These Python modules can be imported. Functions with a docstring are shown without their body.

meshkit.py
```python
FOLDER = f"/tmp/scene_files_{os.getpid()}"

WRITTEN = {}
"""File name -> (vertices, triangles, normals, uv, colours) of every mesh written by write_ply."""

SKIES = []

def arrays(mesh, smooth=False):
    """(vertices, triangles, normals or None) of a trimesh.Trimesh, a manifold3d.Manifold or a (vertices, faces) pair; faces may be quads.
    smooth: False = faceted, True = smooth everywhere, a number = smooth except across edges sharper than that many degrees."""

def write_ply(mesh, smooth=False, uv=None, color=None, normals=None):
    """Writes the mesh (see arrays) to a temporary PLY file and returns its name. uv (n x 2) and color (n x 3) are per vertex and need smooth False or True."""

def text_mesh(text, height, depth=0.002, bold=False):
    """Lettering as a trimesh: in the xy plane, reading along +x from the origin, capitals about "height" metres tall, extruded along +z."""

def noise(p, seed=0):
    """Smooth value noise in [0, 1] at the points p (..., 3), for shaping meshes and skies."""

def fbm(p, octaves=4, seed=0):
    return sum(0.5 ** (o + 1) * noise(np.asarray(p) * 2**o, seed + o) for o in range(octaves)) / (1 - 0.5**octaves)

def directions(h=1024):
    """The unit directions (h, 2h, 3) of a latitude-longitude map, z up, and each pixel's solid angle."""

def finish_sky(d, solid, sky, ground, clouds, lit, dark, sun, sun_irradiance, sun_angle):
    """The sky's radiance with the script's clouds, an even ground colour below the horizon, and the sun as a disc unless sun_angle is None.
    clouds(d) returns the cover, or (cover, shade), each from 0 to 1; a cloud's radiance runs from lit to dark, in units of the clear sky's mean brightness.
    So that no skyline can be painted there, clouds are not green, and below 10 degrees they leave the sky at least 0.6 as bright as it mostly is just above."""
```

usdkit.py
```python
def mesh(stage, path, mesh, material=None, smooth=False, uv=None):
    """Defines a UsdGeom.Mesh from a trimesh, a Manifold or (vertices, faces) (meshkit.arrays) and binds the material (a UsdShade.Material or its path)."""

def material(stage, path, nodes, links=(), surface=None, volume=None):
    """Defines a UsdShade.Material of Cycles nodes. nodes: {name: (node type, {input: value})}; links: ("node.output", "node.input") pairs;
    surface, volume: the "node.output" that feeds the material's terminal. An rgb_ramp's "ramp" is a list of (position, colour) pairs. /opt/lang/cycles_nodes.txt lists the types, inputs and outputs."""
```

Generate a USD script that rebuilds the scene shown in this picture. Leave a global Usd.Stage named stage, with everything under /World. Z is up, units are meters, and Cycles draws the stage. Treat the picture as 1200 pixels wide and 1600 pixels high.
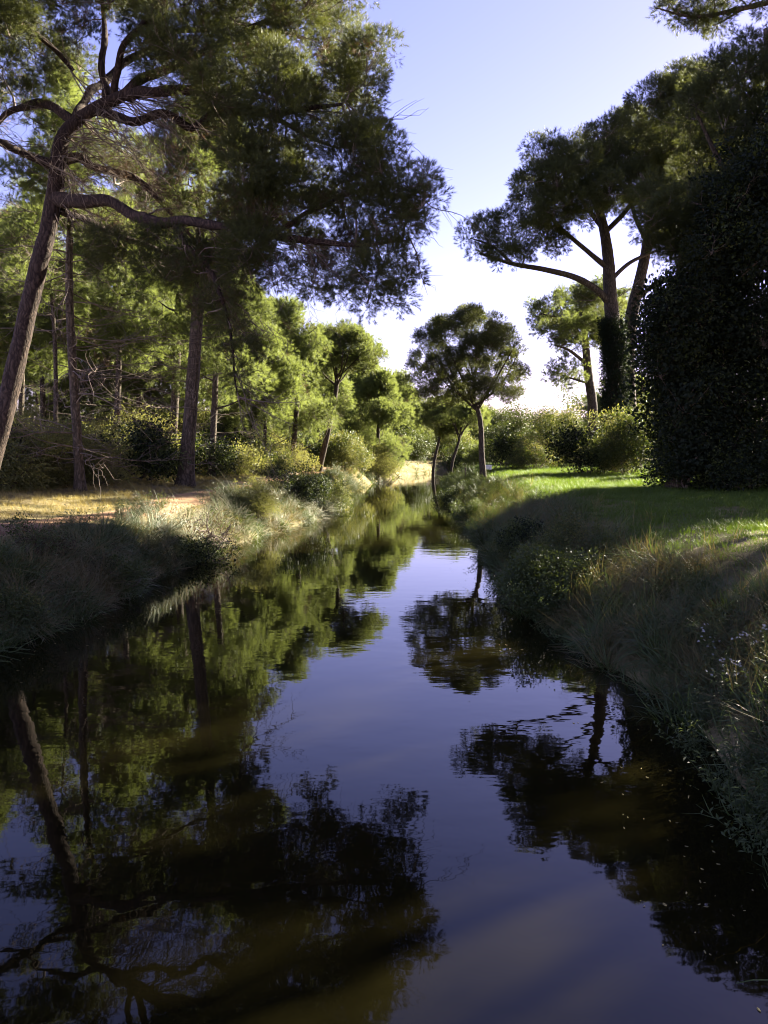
import math
import numpy as np, trimesh, meshkit, usdkit
from pxr import Usd, UsdGeom, UsdLux, UsdShade, Gf, Sdf, Vt

stage = Usd.Stage.CreateInMemory()
UsdGeom.SetStageUpAxis(stage, 'Z')
UsdGeom.SetStageMetersPerUnit(stage, 1.0)
UsdGeom.Xform.Define(stage, '/World')
UsdGeom.Scope.Define(stage, '/World/Looks')

# ------------------------------------------------------------------ camera, sky, sun, exposure
EYE = np.array([0.0, 0.0, 3.0])
PITCH = math.radians(4.57)
cam = UsdGeom.Camera.Define(stage, '/World/camera')
cam.CreateHorizontalApertureAttr(24.0)
cam.CreateFocalLengthAttr(25.0)
cam.CreateExposureAttr(3.42)
cam.AddTranslateOp().Set(tuple(EYE))
cam.AddRotateXOp().Set(90 - math.degrees(PITCH))

SUN_EL, SUN_AZ = math.radians(24), math.radians(54)
SUN = np.array([math.sin(SUN_AZ) * math.cos(SUN_EL), math.cos(SUN_AZ) * math.cos(SUN_EL), math.sin(SUN_EL)])
dome = UsdLux.DomeLight.Define(stage, '/World/sky')
sky_look = usdkit.material(stage, '/World/Looks/clear_sky', {
    's': ('sky_texture', {'sky_type': 'single_scattering', 'sun_disc': False, 'sun_elevation': SUN_EL, 'sun_rotation': SUN_AZ, 'aerosol_density': 0.35}),
    'm': ('mix', {'mix_type': 'multiply', 'fac': 1.0, 'color2': (0.59, 0.435, 0.65)}),
    'b': ('background_shader', {'strength': 0.05})},
    [('s.color', 'm.color1'), ('m.color', 'b.color')], surface='b.background')
UsdShade.MaterialBindingAPI.Apply(dome.GetPrim()).Bind(sky_look)
dome.GetPrim().SetCustomDataByKey('kind', 'structure')
sun = UsdLux.DistantLight.Define(stage, '/World/sun')
sun.CreateIntensityAttr(1.25)
sun.CreateAngleAttr(0.5)
sun.CreateNormalizeAttr(True)
sun.CreateColorAttr(Gf.Vec3f(1.0, 0.91, 0.75))
sun.AddTransformOp().Set(Gf.Matrix4d(Gf.Rotation(Gf.Vec3d(0, 0, 1), Gf.Vec3d(*SUN)), Gf.Vec3d(0)))

# ------------------------------------------------------------------ helpers
F = 1250.0


def P(px, py, D):
    """World point at forward distance D (metres along +y) on the line of sight through a photo pixel."""
    cx, cy = (px - 600) / F, (800 - py) / F
    dy = math.cos(PITCH) + cy * math.sin(PITCH)
    dz = -math.sin(PITCH) + cy * math.cos(PITCH)
    return EYE + np.array([cx, dy, dz]) * (D / dy)


def tag(prim, label=None, category=None, group=None, kind=None):
    for k, v in (('label', label), ('category', category), ('group', group), ('kind', kind)):
        if v:
            prim.SetCustomDataByKey(k, v)
    return prim


used = {}


def path_for(name, parent='/World'):
    key = f'{parent}/{name}'
    n = used.get(key, 0)
    used[key] = n + 1
    return key if n == 0 else f'{key}_{n:03d}'


def thing(name, label, category, loc, group=None):
    x = UsdGeom.Xform.Define(stage, path_for(name))
    x.AddTranslateOp().Set(tuple(map(float, loc)))
    tag(x.GetPrim(), label, category, group)
    return str(x.GetPath())


def obj(name, m, look, parent='/World', smooth=False, kind=None, **kw):
    q = usdkit.mesh(stage, path_for(name, parent), m, look, smooth=smooth)
    tag(q.GetPrim(), kind=kind, **kw)
    return str(q.GetPath())


def join(parts):
    v, f, n = [], [], 0
    for a, b in parts:
        v.append(a)
        f.append(np.asarray(b) + n)
        n += len(a)
    return np.vstack(v), np.vstack(f)


def norm(a):
    a = np.asarray(a, float)
    return a / (np.linalg.norm(a, axis=-1, keepdims=True) + 1e-12)


def spline(pts, n):
    """Catmull-Rom resampling; columns beyond xyz (radius) ride along."""
    p = np.asarray(pts, float)
    if len(p) < 3:
        t = np.linspace(0, 1, n)[:, None]
        return p[0] * (1 - t) + p[-1] * t
    q = np.vstack([2 * p[0] - p[1], p, 2 * p[-1] - p[-2]])
    out = []
    for u in np.linspace(0, len(p) - 1 - 1e-9, n):
        i = int(u)
        t = u - i
        a, b, c, d = q[i:i + 4]
        out.append(0.5 * (2 * b + (c - a) * t + (2 * a - 5 * b + 4 * c - d) * t * t + (3 * b - a - 3 * c + d) * t ** 3))
    return np.array(out)


def tube(pts, radii, sides=6, bark=0.0, seed=0, close=True):
    p, r = np.asarray(pts, float), np.asarray(radii, float)
    t = norm(np.gradient(p, axis=0))
    ref = np.array([0.31, 0.95, 0.05]) if abs(t[:, 2]).mean() > 0.6 else np.array([0.05, 0.1, 1.0])
    a = norm(np.cross(t, ref))
    b = np.cross(t, a)
    ang = np.arange(sides) * 2 * math.pi / sides
    ring = np.cos(ang)[None, :, None] * a[:, None] + np.sin(ang)[None, :, None] * b[:, None]
    rr = np.repeat(r[:, None], sides, 1)
    if bark:
        q = p[:, None] + ring * r[:, None, None]
        big = meshkit.noise(q * [2.2, 2.2, 1.1] + seed, seed) - 0.5
        fine = meshkit.noise(q * [9, 9, 3.2] + seed * 1.7, seed + 5) - 0.5
        rr = rr * (1 + bark * (1.0 * big + 0.75 * fine))
    v = (p[:, None] + ring * rr[..., None]).reshape(-1, 3)
    i, j = np.meshgrid(np.arange(len(p) - 1), np.arange(sides), indexing='ij')
    k = (j + 1) % sides
    f = np.stack([i * sides + j, i * sides + k, (i + 1) * sides + k, (i + 1) * sides + j], -1).reshape(-1, 4)
    f = np.vstack([f[:, [0, 1, 2]], f[:, [0, 2, 3]]])
    if close:
        v = np.vstack([v, p[-1]])
        e = (len(p) - 1) * sides
        f = np.vstack([f, [[e + x, e + (x + 1) % sides, len(v) - 1] for x in range(sides)]])
    return v, f


def sm(x):
    x = np.clip(x, 0, 1)
    return x * x * (3 - 2 * x)


# ------------------------------------------------------------------ materials
def leafy(name, dark, light, through, fac=0.35, rough=0.55, scale=0.7, spec=0.3, vary=0.75):
    """Foliage: base colour varies in space and from leaf to leaf, with light passing through."""
    return usdkit.material(stage, '/World/Looks/' + name, {
        'g': ('geometry', {}), 'n': ('noise_texture', {'scale': scale, 'detail': 2.0}),
        'a': ('math', {'math_type': 'multiply_add', 'value2': vary, 'value3': -vary * 0.5}),
        'b': ('math', {'math_type': 'add'}),
        'r': ('rgb_ramp', {'ramp': [(0.25, dark), (0.8, light)]}),
        't': ('mix', {'mix_type': 'multiply', 'fac': 1.0, 'color2': through}),
        'p': ('principled_bsdf', {'roughness': rough, 'specular_ior_level': spec}),
        'l': ('translucent_bsdf', {}), 'x': ('mix_closure', {'fac': fac})},
        [('g.position', 'n.vector'), ('g.random_per_island', 'a.value1'), ('a.value', 'b.value1'), ('n.fac', 'b.value2'), ('b.value', 'r.fac'),
         ('r.color', 'p.base_color'), ('r.color', 't.color1'), ('t.color', 'l.color'), ('p.BSDF', 'x.closure1'), ('l.BSDF', 'x.closure2')], surface='x.closure')


def bark_look(name, dark, light, scale=12.0, depth=0.03):
    return usdkit.material(stage, '/World/Looks/' + name, {
        'g': ('geometry', {}), 'm': ('mapping', {'scale': (1.0, 1.0, 0.28)}),
        'w': ('noise_texture', {'scale': 2.5, 'detail': 3.0}),
        'd': ('mix', {'mix_type': 'add', 'fac': 0.3}),
        'v': ('voronoi_texture', {'feature': 'distance_to_edge', 'scale': scale}),
        'h': ('map_range', {'from_min': 0.0, 'from_max': 0.35, 'clamp': True}),
        'n': ('noise_texture', {'scale': 18.0, 'detail': 4.0, 'roughness': 0.65}),
        'k': ('math', {'math_type': 'multiply_add', 'value2': 0.35}),
        'r': ('rgb_ramp', {'ramp': [(0.1, tuple(c * 0.35 for c in dark)), (0.5, dark), (1.0, light)]}),
        'u': ('bump', {'strength': 0.9, 'distance': depth}),
        'p': ('principled_bsdf', {'roughness': 0.9, 'specular_ior_level': 0.15})},
        [('g.position', 'm.vector'), ('m.vector', 'd.color1'), ('g.position', 'w.vector'), ('w.color', 'd.color2'), ('d.color', 'v.vector'), ('v.distance', 'h.value'),
         ('d.color', 'n.vector'), ('h.result', 'k.value1'), ('n.fac', 'k.value3'), ('k.value', 'r.fac'), ('r.color', 'p.base_color'), ('k.value', 'u.height'), ('u.normal', 'p.normal')], surface='p.BSDF')


M = {}
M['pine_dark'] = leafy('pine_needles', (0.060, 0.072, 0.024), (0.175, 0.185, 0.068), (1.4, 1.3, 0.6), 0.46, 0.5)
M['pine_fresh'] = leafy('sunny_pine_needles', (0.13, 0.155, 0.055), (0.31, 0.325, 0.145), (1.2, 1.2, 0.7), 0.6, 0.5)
M['pine_dry'] = leafy('dead_pine_needles', (0.07, 0.045, 0.022), (0.19, 0.13, 0.07), (1.2, 1.0, 0.7), 0.25, 0.7)
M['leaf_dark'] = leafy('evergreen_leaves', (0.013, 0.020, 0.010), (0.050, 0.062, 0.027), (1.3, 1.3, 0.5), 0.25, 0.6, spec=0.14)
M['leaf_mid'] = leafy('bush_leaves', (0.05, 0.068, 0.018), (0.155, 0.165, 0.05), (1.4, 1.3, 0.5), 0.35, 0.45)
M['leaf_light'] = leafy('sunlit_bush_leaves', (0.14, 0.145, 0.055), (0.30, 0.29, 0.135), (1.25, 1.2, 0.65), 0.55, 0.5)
M['leaf_dry'] = leafy('withered_leaves', (0.04, 0.018, 0.010), (0.12, 0.06, 0.03), (1.2, 1.0, 0.7), 0.3, 0.7)
M['grass_lawn'] = leafy('lawn_blades', (0.08, 0.125, 0.02), (0.19, 0.22, 0.05), (1.4, 1.35, 0.45), 0.42, 0.5, 0.35, vary=1.1)
M['grass_green'] = leafy('bank_grass_blades', (0.055, 0.080, 0.021), (0.19, 0.20, 0.068), (1.35, 1.3, 0.5), 0.35, 0.5, 0.8, vary=1.1)
M['grass_dry'] = leafy('straw_blades', (0.12, 0.10, 0.036), (0.38, 0.32, 0.14), (1.2, 1.1, 0.7), 0.35, 0.6, 0.9, vary=1.1)
M['grass_gold'] = leafy('sunny_straw_blades', (0.23, 0.19, 0.07), (0.48, 0.39, 0.18), (1.2, 1.1, 0.6), 0.35, 0.6, 0.5, vary=1.1)
M['petal'] = leafy('white_petals', (0.40, 0.39, 0.36), (0.62, 0.61, 0.57), (1.0, 1.0, 1.0), 0.3, 0.5)
M['bark'] = bark_look('pine_bark', (0.026, 0.019, 0.013), (0.095, 0.070, 0.048))
M['bark_dark'] = bark_look('dark_pine_bark', (0.015, 0.010, 0.0075), (0.060, 0.042, 0.030))
M['bark_far'] = bark_look('grey_pine_bark', (0.028, 0.022, 0.015), (0.10, 0.078, 0.054), 9.0)
M['twig'] = usdkit.material(stage, '/World/Looks/twigs', {
    'g': ('geometry', {}), 'n': ('noise_texture', {'scale': 3.0, 'detail': 3.0}), 'r': ('rgb_ramp', {'ramp': [(0.3, (0.040, 0.028, 0.021)), (0.7, (0.16, 0.128, 0.096))]}),
    'p': ('principled_bsdf', {'roughness': 0.85, 'specular_ior_level': 0.2})}, [('g.position', 'n.vector'), ('n.fac', 'r.fac'), ('r.color', 'p.base_color')], surface='p.BSDF')
M['soil'] = usdkit.material(stage, '/World/Looks/soil_and_litter', {
    'g': ('geometry', {}), 'n': ('noise_texture', {'scale': 0.7, 'detail': 6.0, 'roughness': 0.6}), 'n2': ('noise_texture', {'scale': 14.0, 'detail': 4.0, 'roughness': 0.7}),
    'a': ('math', {'math_type': 'multiply_add', 'value2': 0.5}),
    'r': ('rgb_ramp', {'ramp': [(0.45, (0.035, 0.032, 0.013)), (0.68, (0.10, 0.085, 0.034)), (0.95, (0.21, 0.165, 0.08))]}),
    'u': ('bump', {'strength': 0.8, 'distance': 0.05}),
    'p': ('principled_bsdf', {'roughness': 0.95, 'specular_ior_level': 0.1})},
    [('g.position', 'n.vector'), ('g.position', 'n2.vector'), ('n2.fac', 'a.value1'), ('n.fac', 'a.value3'), ('a.value', 'r.fac'), ('r.color', 'p.base_color'), ('n2.fac', 'u.height'), ('u.normal', 'p.normal')], surface='p.BSDF')
M['path'] = usdkit.material(stage, '/World/Looks/red_earth', {
    'g': ('geometry', {}), 'n': ('noise_texture', {'scale': 1.6, 'detail': 6.0, 'roughness': 0.65}), 'n2': ('noise_texture', {'scale': 30.0, 'detail': 3.0}),
    'r': ('rgb_ramp', {'ramp': [(0.3, (0.15, 0.08, 0.042)), (0.7, (0.28, 0.18, 0.10))]}), 'u': ('bump', {'strength': 0.6, 'distance': 0.02}),
    'p': ('principled_bsdf', {'roughness': 0.95, 'specular_ior_level': 0.1})},
    [('g.position', 'n.vector'), ('g.position', 'n2.vector'), ('n.fac', 'r.fac'), ('r.color', 'p.base_color'), ('n2.fac', 'u.height'), ('u.normal', 'p.normal')], surface='p.BSDF')
M['water'] = usdkit.material(stage, '/World/Looks/murky_water', {
    'g': ('geometry', {}), 'm': ('mapping', {'scale': (0.8, 1.25, 1.0)}),
    'n': ('noise_texture', {'scale': 1.6, 'detail': 3.0, 'roughness': 0.55}),
    'k': ('noise_texture', {'scale': 0.12, 'detail': 2.0}),
    'kk': ('map_range', {'from_min': 0.35, 'from_max': 0.7, 'to_min': 0.15, 'to_max': 1.0, 'clamp': True}),
    'h': ('math', {'math_type': 'multiply'}),
    'u': ('bump', {'strength': 1.0, 'distance': 0.0045}),
    'p': ('principled_bsdf', {'base_color': (0.0048, 0.0041, 0.0012), 'roughness': 0.015, 'ior': 1.333, 'specular_ior_level': 0.5})},
    [('g.position', 'm.vector'), ('m.vector', 'n.vector'), ('g.position', 'k.vector'), ('k.fac', 'kk.value'), ('n.fac', 'h.value1'), ('kk.result', 'h.value2'), ('h.value', 'u.height'), ('u.normal', 'p.normal')], surface='p.BSDF')
M['paint_white'] = usdkit.material(stage, '/World/Looks/weathered_white_paint', {
    'g': ('geometry', {}), 'n': ('noise_texture', {'scale': 9.0, 'detail': 4.0}), 'r': ('rgb_ramp', {'ramp': [(0.3, (0.45, 0.44, 0.40)), (0.6, (0.72, 0.71, 0.68))]}),
    'p': ('principled_bsdf', {'roughness': 0.6})}, [('g.position', 'n.vector'), ('n.fac', 'r.fac'), ('r.color', 'p.base_color')], surface='p.BSDF')

# ------------------------------------------------------------------ terrain
YL = np.array([-30, 5, 11.8, 17, 21, 24, 29, 33, 45, 56, 75, 90, 99, 112, 130, 150.0])
XL = np.array([-5.9, -5.8, -5.6, -5.2, -5.15, -4.8, -3.7, -2.9, -2.4, -1.9, -0.1, 3.2, 6.5, 14, 28, 48.0])
YR = np.array([-30, 7, 9, 10.6, 14.4, 19, 24, 36, 51, 70, 82, 92, 104, 120, 140.0])
XR = np.array([2.9, 2.9, 3.2, 2.95, 2.6, 2.75, 3.0, 3.6, 4.1, 5.2, 8.5, 13, 23, 40, 64.0])


def left_edge(y):
    return np.interp(y, YL, XL) + 0.22 * (meshkit.noise(np.stack([np.asarray(y) * 0.7, 0 * np.asarray(y), 0 * np.asarray(y)], -1), 3) - 0.5)


def right_edge(y):
    return np.interp(y, YR, XR) + 0.25 * (meshkit.noise(np.stack([np.asarray(y) * 0.6, 0 * np.asarray(y), 0 * np.asarray(y)], -1), 8) - 0.5)


def height(x, y):
    x, y = np.asarray(x, float), np.asarray(y, float)
    dl, dr = left_edge(y) - x, x - right_edge(y)
    q = np.stack([x, y, 0 * x], -1)
    bump = meshkit.fbm(q * 0.35, 3, 11) - 0.5
    left = -0.12 + 1.37 * (1 - (1 - np.clip(dl / 1.9, 0, 1)) ** 1.8) + 0.38 * sm((dl - 2) / 6) + bump * 0.28 * sm(dl / 1.5)
    right = -0.12 + 1.57 * (1 - (1 - np.clip(dr / 3.9, 0, 1)) ** 1.7) + 0.15 * sm((dr - 4) / 8) + bump * 0.22 * sm(dr / 2)
    inside = np.minimum(-dl, -dr)
    bed = -0.12 - 0.9 * sm(inside / 1.2)
    return np.where(dl > 0, left, np.where(dr > 0, right, bed))


def G(x, y):
    return np.array([x, y, float(height(np.array([x]), np.array([y]))[0])])


def grid_mesh(xs, ys, zf):
    X, Y = np.meshgrid(xs, ys, indexing='xy')
    v = np.stack([X, Y, zf(X, Y)], -1).reshape(-1, 3)
    nx, ny = len(xs), len(ys)
    i, j = np.meshgrid(np.arange(ny - 1), np.arange(nx - 1), indexing='ij')
    a = (i * nx + j).ravel()
    return v, np.stack([a, a + 1, a + nx + 1, a + nx], 1)


xs = np.concatenate([-np.geomspace(14, 420, 26)[::-1], np.arange(-13.8, 18, 0.22), np.geomspace(18.2, 420, 26)])
ys = np.concatenate([np.arange(-30, 64, 0.3), np.arange(64, 150, 1.0), np.geomspace(150, 520, 16)])
obj('ground', grid_mesh(xs, ys, height), M['soil'], smooth=True, kind='structure')

wy = np.concatenate([np.arange(-28, 146, 1.0)])
wv, wf = [], []
for k, y in enumerate(wy):
    a, b = np.interp(y, YL, XL) - 0.9, np.interp(y, YR, XR) + 0.9
    wv += [[a, y, 0], [b, y, 0]]
    if k:
        wf.append([2 * k - 2, 2 * k - 1, 2 * k + 1, 2 * k])
obj('water', (np.array(wv, float), np.array(wf)), M['water'], kind='structure')

track = spline([(-9.3, 9, 0), (-8.6, 14, 0), (-8.1, 17.5, 0), (-7.5, 20.5, 0), (-6.9, 24, 0), (-6.5, 30, 0), (-6.1, 38, 0), (-5.6, 48, 0), (-4.8, 60, 0), (-3.0, 75, 0)], 150)
tn = norm(np.gradient(track[:, :2], axis=0))
side = np.stack([-tn[:, 1], tn[:, 0]], 1)
wid = 0.85 + 0.35 * (meshkit.noise(track * 0.9, 2) - 0.3)
rows = []
for s in (-1, -0.6, -0.2, 0.2, 0.6, 1):
    q = track[:, :2] + side * (wid * s)[:, None]
    rows.append(np.column_stack([q, height(q[:, 0], q[:, 1]) + 0.03 - 0.05 * (abs(s) == 1)]))
pv = np.stack(rows, 1).reshape(-1, 3)
i, j = np.meshgrid(np.arange(len(track) - 1), np.arange(5), indexing='ij')
a = (i * 6 + j).ravel()
obj('dirt_path', (pv, np.stack([a, a + 6, a + 7, a + 1], 1)), M['path'], smooth=True, kind='structure')

# ------------------------------------------------------------------ prototypes of foliage and grass
KIT = {}          # name -> list of prototype paths
HOST = None


def needle_spray(seed, shoots=36, needles=32, R=0.48, L=0.145, w=0.0065, up=0.55):
    r = np.random.default_rng(seed)
    d = norm(r.normal(size=(shoots, 3)) * [1, 1, 0.8] + [0, 0, 0.35])
    pos = d * R * r.uniform(0.35, 1, (shoots, 1)) ** 0.7 * [1, 1, 0.8]
    sd = norm(d + [0, 0, up] + r.normal(size=(shoots, 3)) * 0.3)
    o = np.repeat(pos, needles, 0) - np.repeat(sd, needles, 0) * r.uniform(0, 0.13, (shoots * needles, 1))
    nd = norm(np.repeat(sd, needles, 0) * 1.0 + norm(r.normal(size=(shoots * needles, 3))) * 0.8)
    s = norm(np.cross(nd, r.normal(size=nd.shape))) * w / 2
    tip = o + nd * L * r.uniform(0.7, 1.1, (len(o), 1))
    v = np.stack([o - s, o + s, tip], 1).reshape(-1, 3)
    return v, np.arange(len(v)).reshape(-1, 3)


def leaf_spray(seed, n=70, R=0.42, L=0.075, w=0.042, droop=0.2):
    r = np.random.default_rng(seed)
    d = norm(r.normal(size=(n, 3)) + [0, 0, 0.25])
    o = d * R * r.uniform(0.2, 1, (n, 1)) ** 0.6
    a = norm(d + r.normal(size=(n, 3)) * 0.6 - [0, 0, droop])
    l = L * r.uniform(0.6, 1.25, (n, 1))
    s = norm(np.cross(a, norm(r.normal(size=(n, 3)) * 0.7 + [0, 0, 1]))) * w / 2 * r.uniform(0.7, 1.2, (n, 1))
    nrm = norm(np.cross(s, a))
    v = np.stack([o, o + a * l * 0.45 + s + nrm * l * 0.06, o + a * l - nrm * l * 0.1, o + a * l * 0.45 - s + nrm * l * 0.06], 1).reshape(-1, 3)
    k = np.arange(n)[:, None] * 4
    return v, np.vstack([k + [0, 1, 2], k + [0, 2, 3]])


def grass_tuft(seed, n=18, h=0.5, w=0.011, spread=0.14, bend=0.5, segs=3):
    r = np.random.default_rng(seed)
    parts = []
    ang = r.uniform(0, 2 * math.pi, n)
    o = np.stack([np.cos(ang), np.sin(ang), 0 * ang], 1) * spread * np.sqrt(r.uniform(0, 1, (n, 1)))
    out = norm(np.stack([np.cos(ang + r.normal(0, 0.7, n)), np.sin(ang + r.normal(0, 0.7, n)), 0 * ang], 1))
    hh = h * r.uniform(0.5, 1.1, n)
    bd = bend * r.uniform(0.3, 1.4, n)
    sd = np.stack([-out[:, 1], out[:, 0], 0 * ang], 1)
    rows = []
    for k in range(segs + 1):
        t = k / segs
        lat = bd * t * t * hh
        z = hh * (t - 0.42 * np.minimum(bd, 1.3) * t * t * t)
        c = o + out * lat[:, None] + np.stack([0 * z, 0 * z, z], 1)
        ww = w * (1 - t ** 1.5) * 0.5
        rows.append((c - sd * ww, c + sd * ww) if k < segs else (c,))
    v = np.concatenate([np.stack(x, 1) for x in rows], 1)          # n, 2*segs+1, 3
    m = 2 * segs + 1
    f = []
    for k in range(segs - 1):
        f += [[2 * k, 2 * k + 1, 2 * k + 3], [2 * k, 2 * k + 3, 2 * k + 2]]
    f.append([2 * segs - 2, 2 * segs - 1, 2 * segs])
    f = (np.arange(n)[:, None, None] * m + np.array(f)[None]).reshape(-1, 3)
    return v.reshape(-1, 3), f


def weed(seed, stems=8, h=0.6, leaves=13, L=0.08, w=0.026, flowers=False):
    """Upright leafy stems; returns leaf mesh (and the flower mesh when asked for)."""
    r = np.random.default_rng(seed)
    parts, fl = [], []
    for k in range(stems):
        a = r.uniform(0, 2 * math.pi)
        lean = np.array([math.cos(a), math.sin(a), 0]) * r.uniform(0.1, 0.55)
        hh = h * r.uniform(0.6, 1.1)
        o = np.array([math.cos(a), math.sin(a), 0]) * r.uniform(0, 0.12)
        t = np.linspace(0, 1, 5)[:, None]
        c = o + lean * hh * t ** 1.5 + np.array([0, 0, hh]) * t
        parts.append(tube(c, np.linspace(0.005, 0.002, 5), 3))
        for q in range(leaves):
            u = r.uniform(0.15, 1)
            b = o + lean * hh * u ** 1.5 + np.array([0, 0, hh * u])
            d = norm(np.append(r.normal(size=2), r.uniform(0.0, 0.9)))
            s = norm(np.cross(d, [0, 0, 1])) * w / 2
            l = L * r.uniform(0.6, 1.2)
            parts.append((np.array([b, b + d * l * 0.5 + s, b + d * l - [0, 0, l * 0.2], b + d * l * 0.5 - s]), np.array([[0, 1, 2], [0, 2, 3]])))
        if flowers:
            for q in range(4):
                b = c[-1] + np.append(r.normal(0, 0.045, 2), r.normal(0, 0.03))
                n = norm(np.array([r.normal(0, 0.5), -0.5 + r.normal(0, 0.4), 1.0]))
                e1 = norm(np.cross(n, [1, 0.1, 0]))
                e2 = np.cross(n, e1)
                pet = []
                for z in range(8):
                    th = z * math.pi / 4 + r.normal(0, 0.1)
                    e = math.cos(th) * e1 + math.sin(th) * e2
                    g = np.cross(n, e)
                    pet.append((np.array([b, b + e * 0.011 + g * 0.003, b + e * 0.019, b + e * 0.011 - g * 0.003]), np.array([[0, 1, 2], [0, 2, 3]])))
                fl.append(join(pet))
    return (join(parts), join(fl)) if flowers else join(parts)


def kit(name, meshes, look):
    out = []
    for k, m in enumerate(meshes):
        p = f'{HOST}/{name}' + (f'_{k:03d}' if k else '')
        usdkit.mesh(stage, p, m, look)
        out.append(p)
    KIT[name] = out


def quats(axis, yaw):
    """(w, x, y, z) turning +z to AXIS after a spin of YAW about z."""
    ax = norm(axis)
    h = norm(ax + [0, 0, 1 + 1e-6])
    w, x, y = h[:, 2], -h[:, 1], h[:, 0]
    cw, sw = np.cos(yaw / 2), np.sin(yaw / 2)
    # (w,x,y,0) * (cw,0,0,sw)
    return np.stack([w * cw, x * cw + y * sw, y * cw - x * sw, w * sw], 1)


def instancer(name, parent, pos, axis, yaw, scale, idx, protos, kind='stuff', **kw):
    pi = UsdGeom.PointInstancer.Define(stage, path_for(name, parent))
    pi.CreatePrototypesRel().SetTargets([Sdf.Path(p) for p in protos])
    pi.CreatePositionsAttr(Vt.Vec3fArray.FromNumpy(np.ascontiguousarray(pos, np.float32)))
    q = quats(axis, yaw)
    pi.CreateOrientationsAttr(Vt.QuathArray([Gf.Quath(float(a), float(b), float(c), float(d)) for a, b, c, d in q]))
    s = np.asarray(scale, float)
    s = np.repeat(s[:, None], 3, 1) if s.ndim == 1 else s
    pi.CreateScalesAttr(Vt.Vec3fArray.FromNumpy(np.ascontiguousarray(s, np.float32)))
    pi.CreateProtoIndicesAttr(Vt.IntArray.FromNumpy(np.asarray(idx, np.int32)))
    tag(pi.GetPrim(), kind=kind, **kw)
    return pi


# the lawn's instancer hosts the prototypes that all the others share
lawn = UsdGeom.PointInstancer.Define(stage, path_for('lawn_grass'))
HOST = str(lawn.GetPath())
kit('pine_spray', [needle_spray(s) for s in range(6)], M['pine_dark'])
kit('fresh_spray', [needle_spray(s + 20, 28, 30, 0.5, 0.19, 0.010) for s in range(5)], M['pine_fresh'])
kit('dry_spray', [needle_spray(s + 40, 22, 14, 0.5, 0.13, 0.007, -0.3) for s in range(3)], M['pine_dry'])
kit('dark_leaves', [leaf_spray(s + 60, 46, 0.42, 0.11, 0.075) for s in range(5)], M['leaf_dark'])
kit('bush_leaves', [leaf_spray(s + 70, 52, 0.42, 0.10, 0.055) for s in range(5)], M['leaf_mid'])
kit('light_leaves', [leaf_spray(s + 80, 56, 0.42, 0.10, 0.04) for s in range(5)], M['leaf_light'])
kit('dry_leaves', [leaf_spray(s + 90, 36, 0.42, 0.07, 0.035, 0.6) for s in range(3)], M['leaf_dry'])
kit('short_grass', [grass_tuft(s + 100, 22, 0.13, 0.007, 0.15, 0.5, 2) for s in range(4)], M['grass_lawn'])
kit('long_grass', [grass_tuft(s + 110, 18, 0.55, 0.017, 0.13, 0.95, 4) for s in range(4)], M['grass_green'])
kit('straw_grass', [grass_tuft(s + 120, 18, 0.6, 0.013, 0.14, 1.15, 4) for s in range(4)], M['grass_dry'])
kit('tussocks', [grass_tuft(s + 160, 60, 0.75, 0.016, 0.2, 1.5, 4) for s in range(3)], M['grass_green'])
kit('straw_tussocks', [grass_tuft(s + 170, 60, 0.75, 0.013, 0.2, 1.6, 4) for s in range(3)], M['grass_dry'])
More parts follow.
